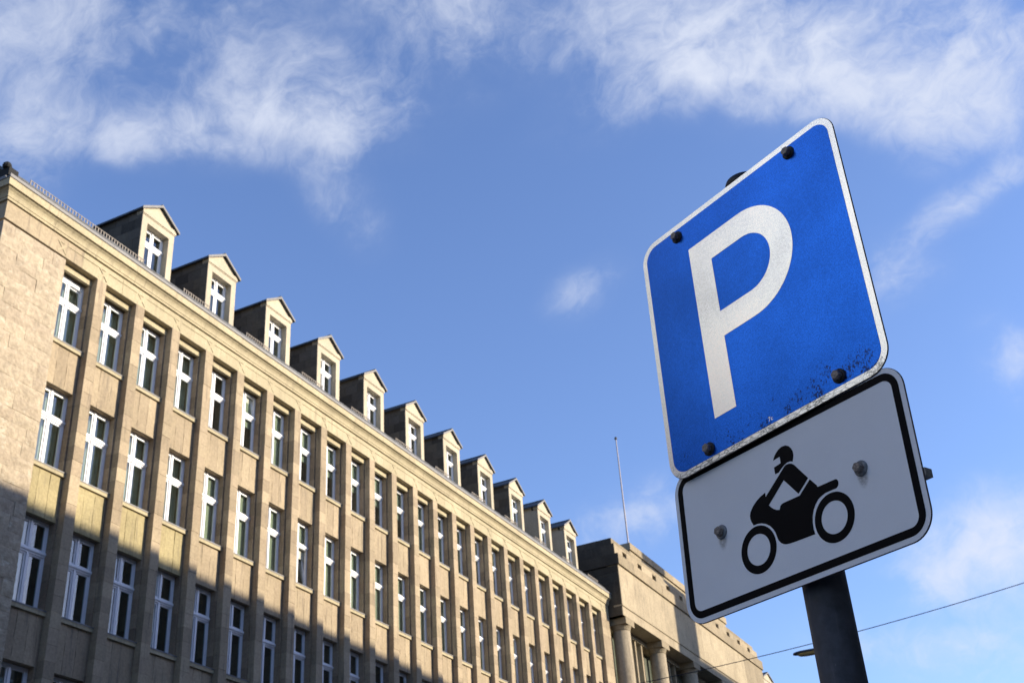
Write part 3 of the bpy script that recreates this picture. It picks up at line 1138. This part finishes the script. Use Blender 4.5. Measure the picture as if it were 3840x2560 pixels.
s2.box(0.28, 0.9, 1.31, 15, 26.21, 26.62)
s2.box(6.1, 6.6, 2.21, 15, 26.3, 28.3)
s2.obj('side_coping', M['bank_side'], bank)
rfb = MB()
rfb.box(0.5, BL - 0.4, 1.3, 15, 26.0, 26.5)
rfb.obj('roof', M['lead'], bank)
bk = MB()
bk.box(0.5, BL, 2.0, 2.3, 0.2, 22.0)
bk.box(0.4, BL, 0.96, 2.0, 21.7, 22.4)
bk.obj('back_wall', M['bank'], bank)
ea = MB()
ea.box(BL - 0.6, BL, 0.6, 15, 0.2, 26.0)
ea.box(22.9, BL - 0.62, 0.35, 1.9, 0.2, 21.98)
ea.obj('end_wall', M['bank'], bank)
# columns
CX = [0.95 + 5.40 * k for k in range(5)]
sh = MB()
pr = [(0.53, 6.0), (0.53, 6.3), (0.515, 12.0), (0.47, 21.35)]
sh.lathe(pr, 28, 0, 0, 0, 0.0)
shm = sh.mesh('shaft', M['bank'], True)
cp = MB()
cp.lathe([(0.475, 21.36), (0.50, 21.42), (0.50, 21.47), (0.56, 21.62)], 28, 0, 0, 0, 0.0)
cp.box(-0.60, 0.60, -0.56, 0.56, 21.63, 21.985, 0, 0.0)
cpm = cp.mesh('capital', M['bank_ledge'])
for k, x in enumerate(CX):
    c = put('column', shm, bank, (x, 0.58, 0))
    put('capital', cpm, c)
bs = MB()
bs.box(0.0, BL, -0.25, 1.9, 0.0, 6.0)
bs.obj('plinth', M['bank_ledge'], bank)
mm = MB()
mm.box(-0.085, 0.085, 1.02, 1.32, 6.0, 21.68, 0, 0.0)
mmm = mm.mesh('mullion', M['bank'])
tr_ = MB()
tr_.box(0, 4.2, 1.10, 1.30, 0, 0.16, 0, 0.0)
trm = tr_.mesh('window_bar', M['bank'])
gp = MB()
gp.box(0, 4.2, 1.34, 1.36, 6.0, 21.68, 0, 0.0)
gpm = gp.mesh('pane', M['glass'])
for k in range(4):
    xa = CX[k] + 0.60
    g_ = put('pane', gpm, bank, (xa, 0, 0))
    for q in range(4):
        put('mullion', mmm, g_, (0.55 + q * 0.96, 0, 0))
    for z in (9.0, 12.5, 16.0):
        put('window_bar', trm, g_, (0, 0.21, z))
    iw = MB()
    iw.box(xa - 0.2, xa + 4.4, 1.6, 1.7, 6.0, 21.7)
    iw.obj('interior', M['room'], bank)

fp = thing('flagpole', 'tall thin pale flagpole without a flag standing on the attic of the columned building', 'flagpole', BF @ Matrix.Translation((6.75, 1.72, 28.40)))
b = MB()
b.tube((0, 0, 0), (0, 0, 7.45), 0.056, 10, 0, 0.038)
b.obj('pole', M['pole_white'], fp)
b = MB()
b.lathe([(0.02, 7.43), (0.085, 7.47), (0.10, 7.55), (0.07, 7.62), (0.01, 7.66)], 10)
b.obj('finial', M['lamp_body'], fp)
b = MB()
b.box(-0.16, 0.16, -0.16, 0.16, 0.0, 0.14)
b.obj('foot', M['lead'], fp)

# ------------------------------------------------------------------ the gabled building beyond it
WG = FRAME @ Matrix.Translation((87.4, -0.35, 0))
wing = thing('gabled_building', 'distant building with dark gabled dormers peeping out past the columned building', 'building', WG)
b = MB()
b.box(0.0, 40.0, 0.0, 14.0, 0.0, 22.7)
b.obj('wall', M['stone'], wing)
b = MB()
b.prism_x(PROF, 0.0, 40.0)
b.obj('cornice', M['yellow'], wing)
b = MB()
b.prism_x([(-0.06, R0 - 0.1), (-0.06, R0), (6.5, roof_z(6.5)), (14.06, R0), (14.06, R0 - 0.1), (6.5, roof_z(6.5) - 0.2)], 0.0, 40.0)
b.obj('roof', M['slate'], wing)
for k in range(5):
    d = dormer(wing, 5.25 + 5.1 * k, 0.45, 23.0, False)
    d.scale = (1.72, 1, 1.01)
for k in range(18):
    wn = put('window', WIN['mid'][0], wing, (1.6 + 2.1 * k, -0.095, 18.4))
    put('glazing', WIN['mid'][3], wn)

# ------------------------------------------------------------------ the row across the street that shades the lower storeys
wm = MB()
wm.box(-0.6, 0.6, -0.09, 0.0, 0, 2.0, 0, 0.0)
wmm = wm.mesh('window', M['white'])
wg = MB()
wg.box(-0.52, 0.52, 0.001, 0.004, 0.08, 1.92, 0, 0.0)
wgm = wg.mesh('pane', M['glass'])


def opposite(name, label, u0, u1, top, nwin, dp=13.0):
    t = thing(name, label, 'building', FRAME @ Matrix.Translation((u0, -32.0, 0)), None, 'buildings across the street')
    b = MB()
    b.box(0, u1 - u0, -dp, 0, 0, top - 0.5)
    b.obj('wall', M['opp'], t)
    b = MB()
    b.box(-0.02, u1 - u0 + 0.02, -dp - 0.1, 0.25, top - 0.498, top)
    b.obj('cornice', M['bank_ledge'], t)
    b = MB()
    b.prism_x([(0.1, top + 0.002), (-dp / 2, top + 0.6), (-dp, top + 0.002)], 0.1, u1 - u0 - 0.1)
    b.obj('roof', M['slate'], t)
    for rw in range(int((top - 4) / 3.9)):
        for i in range(nwin):
            w = put('window', wmm, t, ((i + 0.5) * (u1 - u0) / nwin, 0.09, 4.6 + rw * 3.9))
            put('pane', wgm, w)
    return t


opposite('town_house', 'grey stone block across the street with a level roofline', -45.0, 85.8, 24.58, 30)
opposite('tower_house', 'slender stone tower house rising above its row', 85.85, 87.75, 39.8, 1, 3.9)
opposite('corner_house', 'tall grey stone house next to the tower house', 87.77, 150.0, 32.0, 16, 4.5)

# unseen houses added beside the dormered building for the parking sign to reflect
def added_house(name, label, u0, u1, top, m, nwin):
    t = thing(name, label, 'building', FRAME @ Matrix.Translation((u0, 0, 0)))
    L = u1 - u0
    b = MB()
    b.box(0, L, 0, 13, 0, top - 0.6)
    b.obj('wall', m, t)
    b = MB()
    b.box(-0.1, L + 0.1, -0.35, 13.3, top - 0.598, top)
    b.obj('cornice', m, t)
    b = MB()
    b.prism_x([(-0.2, top + 0.002), (6.5, top + 3.5), (13.2, top + 0.002)], -0.05, L + 0.05)
    b.obj('roof', M['slate'], t)
    for rw in range(int((top - 5) / 3.9)):
        for i in range(nwin):
            w = put('window', wmm, t, ((i + 0.5) * L / nwin, -0.001, 4.6 + rw * 3.9))
            put('pane', wgm, w, (0, -0.095, 0))


added_house('added_bright_house', 'tall white plastered house, unseen, added to brighten the parking sign by reflection', -62.0, -6.4, 28.0, M['plaster'], 13)
added_house('added_dark_house', 'dull grey plastered house, unseen, added to darken the left of the parking sign', -6.2, 11.0, 22.0, M['dark_plaster'], 4)

# ------------------------------------------------------------------ overhead wire, street lamp
wr = MB()
pts = []
for k in range(33):
    w = -23.0 + k
    pts.append(Vector((34.5, -(w + 23.0), 11.18 + 0.0046 * (w + 13.5) ** 2)))
for p0, p1 in zip(pts, pts[1:]):
    wr.tube(p0, p1, 0.0115, 6)
o = wr.obj('overhead_wire', M['wire'])
o.matrix_world = FRAME
o['label'] = 'thin dark overhead wire slanting across the street behind the sign post'
o['category'] = 'wire'

lamp = thing('street_lamp', 'street lamp with dark housing and amber underside peeking out left of the sign post', 'street lamp', loc=(6.352, 25.214, 0))
b = MB()
b.tube((0, 0, 0), (0, 0, 1.2), 0.10, 14)
b.tube((0, 0, 1.2), (-0.012, 0.004, 8.62), 0.07, 14, 0, 0.045)
b.obj('mast', M['lamp_body'], lamp)
adir = Vector((5.4911 - 6.34, 25.4136 - 25.22, 0)).normalized()
mt = Matrix.Translation((-0.012, 0.004, 8.66)) @ Matrix(((adir.x, -adir.y, 0, 0), (adir.y, adir.x, 0, 0), (0, 0, 1, 0), (0, 0, 0, 1))) @ Matrix.Rotation(rad(2.2), 4, 'Y')
ln = 0.885
h = MB()
prof = [(0.0, 0.05, 0.05), (0.10, 0.075, 0.05), (0.5, 0.115, 0.05), (0.74, 0.11, 0.045), (0.83, 0.085, 0.036), (0.872, 0.045, 0.028), (ln, 0.012, 0.010)]
vs, fs = [], []
for x, hw, up_ in prof:
    for y, z in ((-hw, 0), (-hw * .9, up_ * .6), (-hw * .45, up_), (hw * .45, up_), (hw * .9, up_ * .6), (hw, 0), (hw * .95, -0.012), (-hw * .95, -0.012)):
        vs.append(mt @ Vector((x, y, z)))
for i in range(len(prof) - 1):
    for k in range(8):
        fs.append((i * 8 + k, i * 8 + (k + 1) % 8, i * 8 + 8 + (k + 1) % 8, i * 8 + 8 + k))
fs += [tuple(range(8)), tuple(range(len(prof) * 8 - 1, len(prof) * 8 - 9, -1))]
h._add(vs, fs)
h.obj('housing', M['lamp_body'], lamp)
gcov = MB()
vs, fs = [], []
gp_ = [(0.20, 0.08, 0.03), (0.30, 0.105, 0.066), (0.62, 0.105, 0.068), (0.74, 0.09, 0.055), (0.79, 0.065, 0.015)]
for x, hw, dn in gp_:
    for y, z in ((-hw, -0.013), (-hw * .8, -0.013 - dn * .7), (0, -0.013 - dn), (hw * .8, -0.013 - dn * .7), (hw, -0.013)):
        vs.append(mt @ Vector((x, y, z)))
for i in range(len(gp_) - 1):
    for k in range(4):
        fs.append((i * 5 + k, i * 5 + k + 1, i * 5 + 6 + k, i * 5 + 5 + k))
fs += [tuple(range(5)), tuple(range(len(gp_) * 5 - 1, len(gp_) * 5 - 6, -1))]
gcov._add(vs, fs)
gcov.obj('lamp_cover', M['lamp_glass'], lamp)

# ------------------------------------------------------------------ sign post with both signs
post = thing('sign_post', 'dark round steel post carrying the parking sign and the motorcycle plate', 'post', loc=(0, 0, 0))
AX = Vector((0.0045, -0.0012, 1.0))
A0 = Vector((0.5567, 2.1990, 2.2))


def axp(z):
    return A0 + AX * (z - 2.2)


b = MB()
b.tube(axp(-0.10), axp(3.291), 0.0422, 40)
b.obj('tube', M['post'], post, smooth=False)
for pl_ in post.children[0].data.polygons:
    pl_.use_smooth = len(pl_.vertices) == 4
c = MB()
c.lathe([(0.0445, 0.0), (0.0445, 0.022), (0.042, 0.028), (0.034, 0.032), (0.01, 0.034)], 32)
cap = c.obj('cap', M['washer'], post, axp(3.274), smooth=True)
for z in (2.485, 2.72, 3.20):
    c = MB()
    c.lathe([(0.0445, -0.016), (0.0455, -0.014), (0.0455, 0.014), (0.0445, 0.016)], 32, 0, 0, 0, None, False)
    p_ = axp(z)
    c.obj('clamp', M['galv'], post, p_)
c = MB()
p_ = axp(1.995)
c.tube(p_ + Vector((0.0415, 0, 0)), p_ + Vector((0.052, 0.0, 0)), 0.005, 8)
c.obj('grub_screw', M['bolt'], post)


def rrect(hw, hh, r, n=10):
    pts = []
    for cx, cz, a0 in ((hw - r, hh - r, 0), (-hw + r, hh - r, 90), (-hw + r, -hh + r, 180), (hw - r, -hh + r, 270)):
        for k in range(n + 1):
            a = rad(a0 + 90 * k / n)
            pts.append((cx + r * math.cos(a), cz + r * math.sin(a)))
    return pts


def flat(b, poly, y, mi=0, hole=None):
    """flat polygon facing -y"""
    if hole is None:
        b._add([(x, y, z) for x, z in poly], [tuple(range(len(poly)))], mi)
    else:
        n = len(poly)
        b._add([(x, y, z) for x, z in poly] + [(x, y, z) for x, z in hole], [(i, (i + 1) % n, n + (i + 1) % n, n + i) for i in range(n)], mi)


def plate(hw, hh, r, th):
    b = MB()
    p = rrect(hw, hh, r)
    n = len(p)
    e = 0.0012
    q = rrect(hw - e, hh - e, r - e)
    rings = [(q, 0.0), (p, e), (p, th)]
    vs, fs = [], []
    for pp, y in rings:
        vs += [(x, y, z) for x, z in pp]
    for k in range(2):
        for i in range(n):
            fs.append((k * n + i, k * n + (i + 1) % n, (k + 1) * n + (i + 1) % n, (k + 1) * n + i))
    fs += [tuple(range(n - 1, -1, -1)), tuple(range(2 * n, 3 * n))]
    b._add(vs, fs)
    return b, q


def triangulated(o):
    bm = bmesh.new()
    bm.from_mesh(o.data)
    bmesh.ops.triangulate(bm, faces=[f for f in bm.faces if len(f.verts) > 4], ngon_method='EAR_CLIP')
    for f in bm.faces:
        f.normal_update()
        if f.normal.y > 0.5 and o.get('face_front', 0):
            f.normal_flip()
    bm.to_mesh(o.data)
    bm.free()
    return o


def printed(name, b, m, parent):
    o = b.obj(name, m, parent)
    o['face_front'] = 1
    triangulated(o)
    del o['face_front']
    return o


hexm = MB()
R_ = 0.0102
for (y0, r0), (y1, r1) in (((0.0, R_), (0.0085, R_)), ((0.0085, R_), (0.0105, R_ * 0.86))):
    vs = []
    for y, r in ((y0, r0), (y1, r1)):
        vs += [(r * math.cos(rad(60 * k + 12)), -y, r * math.sin(rad(60 * k + 12))) for k in range(6)]
    fs = [(k, (k + 1) % 6, 6 + (k + 1) % 6, 6 + k) for k in range(6)]
    fs += [tuple(range(6)), tuple(range(11, 5, -1))]
    hexm._add(vs, fs, 0, 0.0)
hexm.v = hexm.v
bolt_me = hexm.mesh('bolt', M['bolt'])
wl = MB()
vs = []
for y, r in ((0.0, 0.0150), (0.0022, 0.0150), (0.0042, 0.0125)):
    vs += [(r * math.cos(rad(15 * k)), -y, r * math.sin(rad(15 * k))) for k in range(24)]
fs = [(j * 24 + k, j * 24 + (k + 1) % 24, j * 24 + 24 + (k + 1) % 24, j * 24 + 24 + k) for j in range(2) for k in range(24)]
fs += [tuple(range(23, -1, -1)), tuple(range(48, 72))]
wl._add(vs, fs, 0, 0.0)
washer_me = wl.mesh('washer', M['washer'])


washer2 = washer_me.copy()
washer2.materials.clear()
washer2.materials.append(M['steel_washer'])


def bolts(parent, spots, wm_):
    for k, (x, z) in enumerate(spots):
        o = put('bolt', bolt_me, parent, (x, -0.0046, z), (0, rad(17 * k), 0))
        put('washer', wm_, o, (0, 0.0040, 0))


def frame_mtx(c, yaw, tilt, roll):
    return Matrix.Translation(c) @ Matrix.Rotation(rad(yaw), 4, 'Z') @ Matrix.Rotation(rad(tilt), 4, 'X') @ Matrix.Rotation(rad(roll), 4, 'Y')


# parking sign
ps = thing('parking_sign', 'blue square parking sign with a big white P bolted above the motorcycle plate', 'sign', frame_mtx((0.50951, 2.15255, 2.95305), -52.2629, -0.64373, 0.1696))
PW2, PH2 = 0.57014 / 2, 0.59090 / 2
mg = 0.01493
b, q = plate(PW2 + mg, PH2 + mg, 0.050, 0.0025)
triangulated(b.obj('plate', M['plate'], ps))
b = MB()
flat(b, q, -0.0004)
printed('white_border', b, M['p_white'], ps)
b = MB()
flat(b, rrect(PW2, PH2, 0.036), -0.0008)
printed('blue_field', b, M['p_blue'], ps)
b = MB()
y = -0.0012
n = 40
cx, czc, ro_, ri = 0.0106, 0.0882, 0.1326, 0.0702
oz0, oz1, iz0, iz1 = czc - ro_, czc + ro_, czc - ri, czc + ri
oa = [(cx + ro_ * math.cos(rad(90 - 180 * k / n)), czc + ro_ * math.sin(rad(90 - 180 * k / n))) for k in range(n + 1)]
ia = [(cx + ri * math.cos(rad(90 - 180 * k / n)), czc + ri * math.sin(rad(90 - 180 * k / n))) for k in range(n + 1)]
xl, xr = -0.1466, -0.0828
for k in range(n):
    flat(b, [oa[k], oa[k + 1], ia[k + 1], ia[k]], y)
flat(b, [(xr, oz1), (cx, oz1), (cx, iz1), (xr, iz1)], y)
flat(b, [(xr, iz0), (cx, iz0), (cx, oz0), (xr, oz0)], y)
flat(b, [(xl, oz1), (xr, oz1), (xr, -0.2172), (xl, -0.2172)], y)
printed('letter_P', b, M['p_white'], ps)
fc = bpy.data.curves.new('production_mark', 'FONT')
fc.body = '7c'
fc.size = 0.0135
fc.materials.append(M['p_white'])
ft = bpy.data.objects.new('text', fc)
COL.objects.link(ft)
tme = bpy.data.meshes.new_from_object(ft)
bpy.data.objects.remove(ft)
put('production_mark', tme, ps, (-0.006, -0.0013, -0.2885), (rad(90), 0, 0))
bolts(ps, P_BOLTS, washer_me)
for z in (0.2762, -0.276):
    rb = MB()
    rb.box(-0.27, 0.27, 0.0030, 0.0170, z - 0.012, z + 0.012)
    rb.obj('mounting_rail', M['galv'], ps)

# motorcycle plate
K = 1.03043
ms = thing('motorcycle_sign', 'white plate with black border and a motorcycle with rider, bolted below the blue sign', 'sign', frame_mtx((0.50915, 2.16100, 2.49194), -53.74403, -0.65612, 2.0753))
MW2, MH2 = 0.57259 / 2, 0.28318 / 2
mb_, me_ = 0.01510, 0.0115
b, q = plate(MW2 + mb_ + me_, MH2 + mb_ + me_, 0.050, 0.0025)
triangulated(b.obj('plate', M['plate'], ms))
b = MB()
flat(b, q, -0.0004)
printed('white_field', b, M['m_white'], ms)
b = MB()
flat(b, rrect(MW2 + mb_, MH2 + mb_, 0.037, 12), -0.0008, 0, rrect(MW2, MH2, 0.020, 12))
printed('black_border', b, M['black'], ms)
HELM = [(-0.0191, 0.092), (-0.0143, 0.0994), (-0.0086, 0.1047), (-0.0015, 0.109), (0.0072, 0.1113), (0.0172, 0.1103), (0.0249, 0.1057), (0.0302, 0.0989), (0.0332, 0.0914), (0.0333, 0.0839), (0.0316, 0.0783), (0.0293, 0.0722), (0.0226, 0.0748), (0.0147, 0.0753), (0.0061, 0.0727), (-0.0014, 0.0688), (-0.0091, 0.0639), (-0.0189, 0.064), (-0.0191, 0.0781), (-0.001, 0.0803), (-0.001, 0.0937)]
BODY = [(0.0071, 0.0708), (-0.0512, 0.029), (-0.0506, 0.0378), (-0.0643, 0.0345), (-0.0764, 0.0293), (-0.0877, 0.0217), (-0.0955, 0.0132), (-0.0983, 0.0068), (-0.0983, -0.0006), (-0.096, -0.0076), (-0.0921, -0.0152), (-0.0821, -0.0154), (-0.071, -0.0179), (-0.0602, -0.0228), (-0.0507, -0.0301), (-0.0442, -0.0384), (-0.0398, -0.047), (-0.0372, -0.057), (-0.0351, -0.0637), (-0.031, -0.0697), (-0.0248, -0.0742), (-0.0187, -0.0768), (-0.0099, -0.0784), (0.0041, -0.0794), (0.054, -0.0809), (0.0523, -0.0706), (0.0527, -0.0569), (0.0546, -0.0477), (0.0589, -0.0372), (0.0659, -0.0278), (0.0751, -0.02), (0.0846, -0.0165), (0.0937, -0.0148), (0.1036, -0.0148), (0.1194, -0.0152), (0.1236, -0.0127), (0.1258, -0.0086), (0.1261, -0.0037), (0.1241, 0.0004), (0.1208, 0.002), (0.0775, 0.0026), (0.0765, 0.0062), (0.0623, 0.0234), (0.0326, 0.0018), (-0.0081, 0.002), (-0.0141, 0.0014), (-0.0181, -0.0013), (-0.0203, -0.0056), (-0.021, -0.0077), (-0.0283, -0.0055), (-0.0355, -0.0009), (-0.0419, 0.005), (-0.0461, 0.0102), (-0.0, 0.0447), (0.0304, 0.0061), (0.0593, 0.0272), (0.0311, 0.0644), (0.0255, 0.0691), (0.0188, 0.0716), (0.0119, 0.0722)]
for nm, poly in (('helmet_print', HELM), ('motorcycle_print', BODY)):
    b = MB()
    flat(b, [(x * K, z * K) for x, z in poly], -0.0008)
    printed(nm, b, M['black'], ms)
for wx in (-0.0878, 0.1036):
    b = MB()
    o_ = [(K * (wx + 0.0464 * math.cos(rad(5 * k))), K * (-0.0653 + 0.0464 * math.sin(rad(5 * k)))) for k in range(72)]
    i_ = [(K * (wx + 0.0303 * math.cos(rad(5 * k))), K * (-0.0653 + 0.0303 * math.sin(rad(5 * k)))) for k in range(72)]
    flat(b, o_, -0.0008, 0, i_)
    printed('wheel_print', b, M['black'], ms)
bolts(ms, M_BOLTS, washer2)
b = MB()
b.box(-0.29, 0.3150, 0.0030, 0.022, -0.0610, -0.0455)
b.obj('mounting_rail', M['galv'], ms)
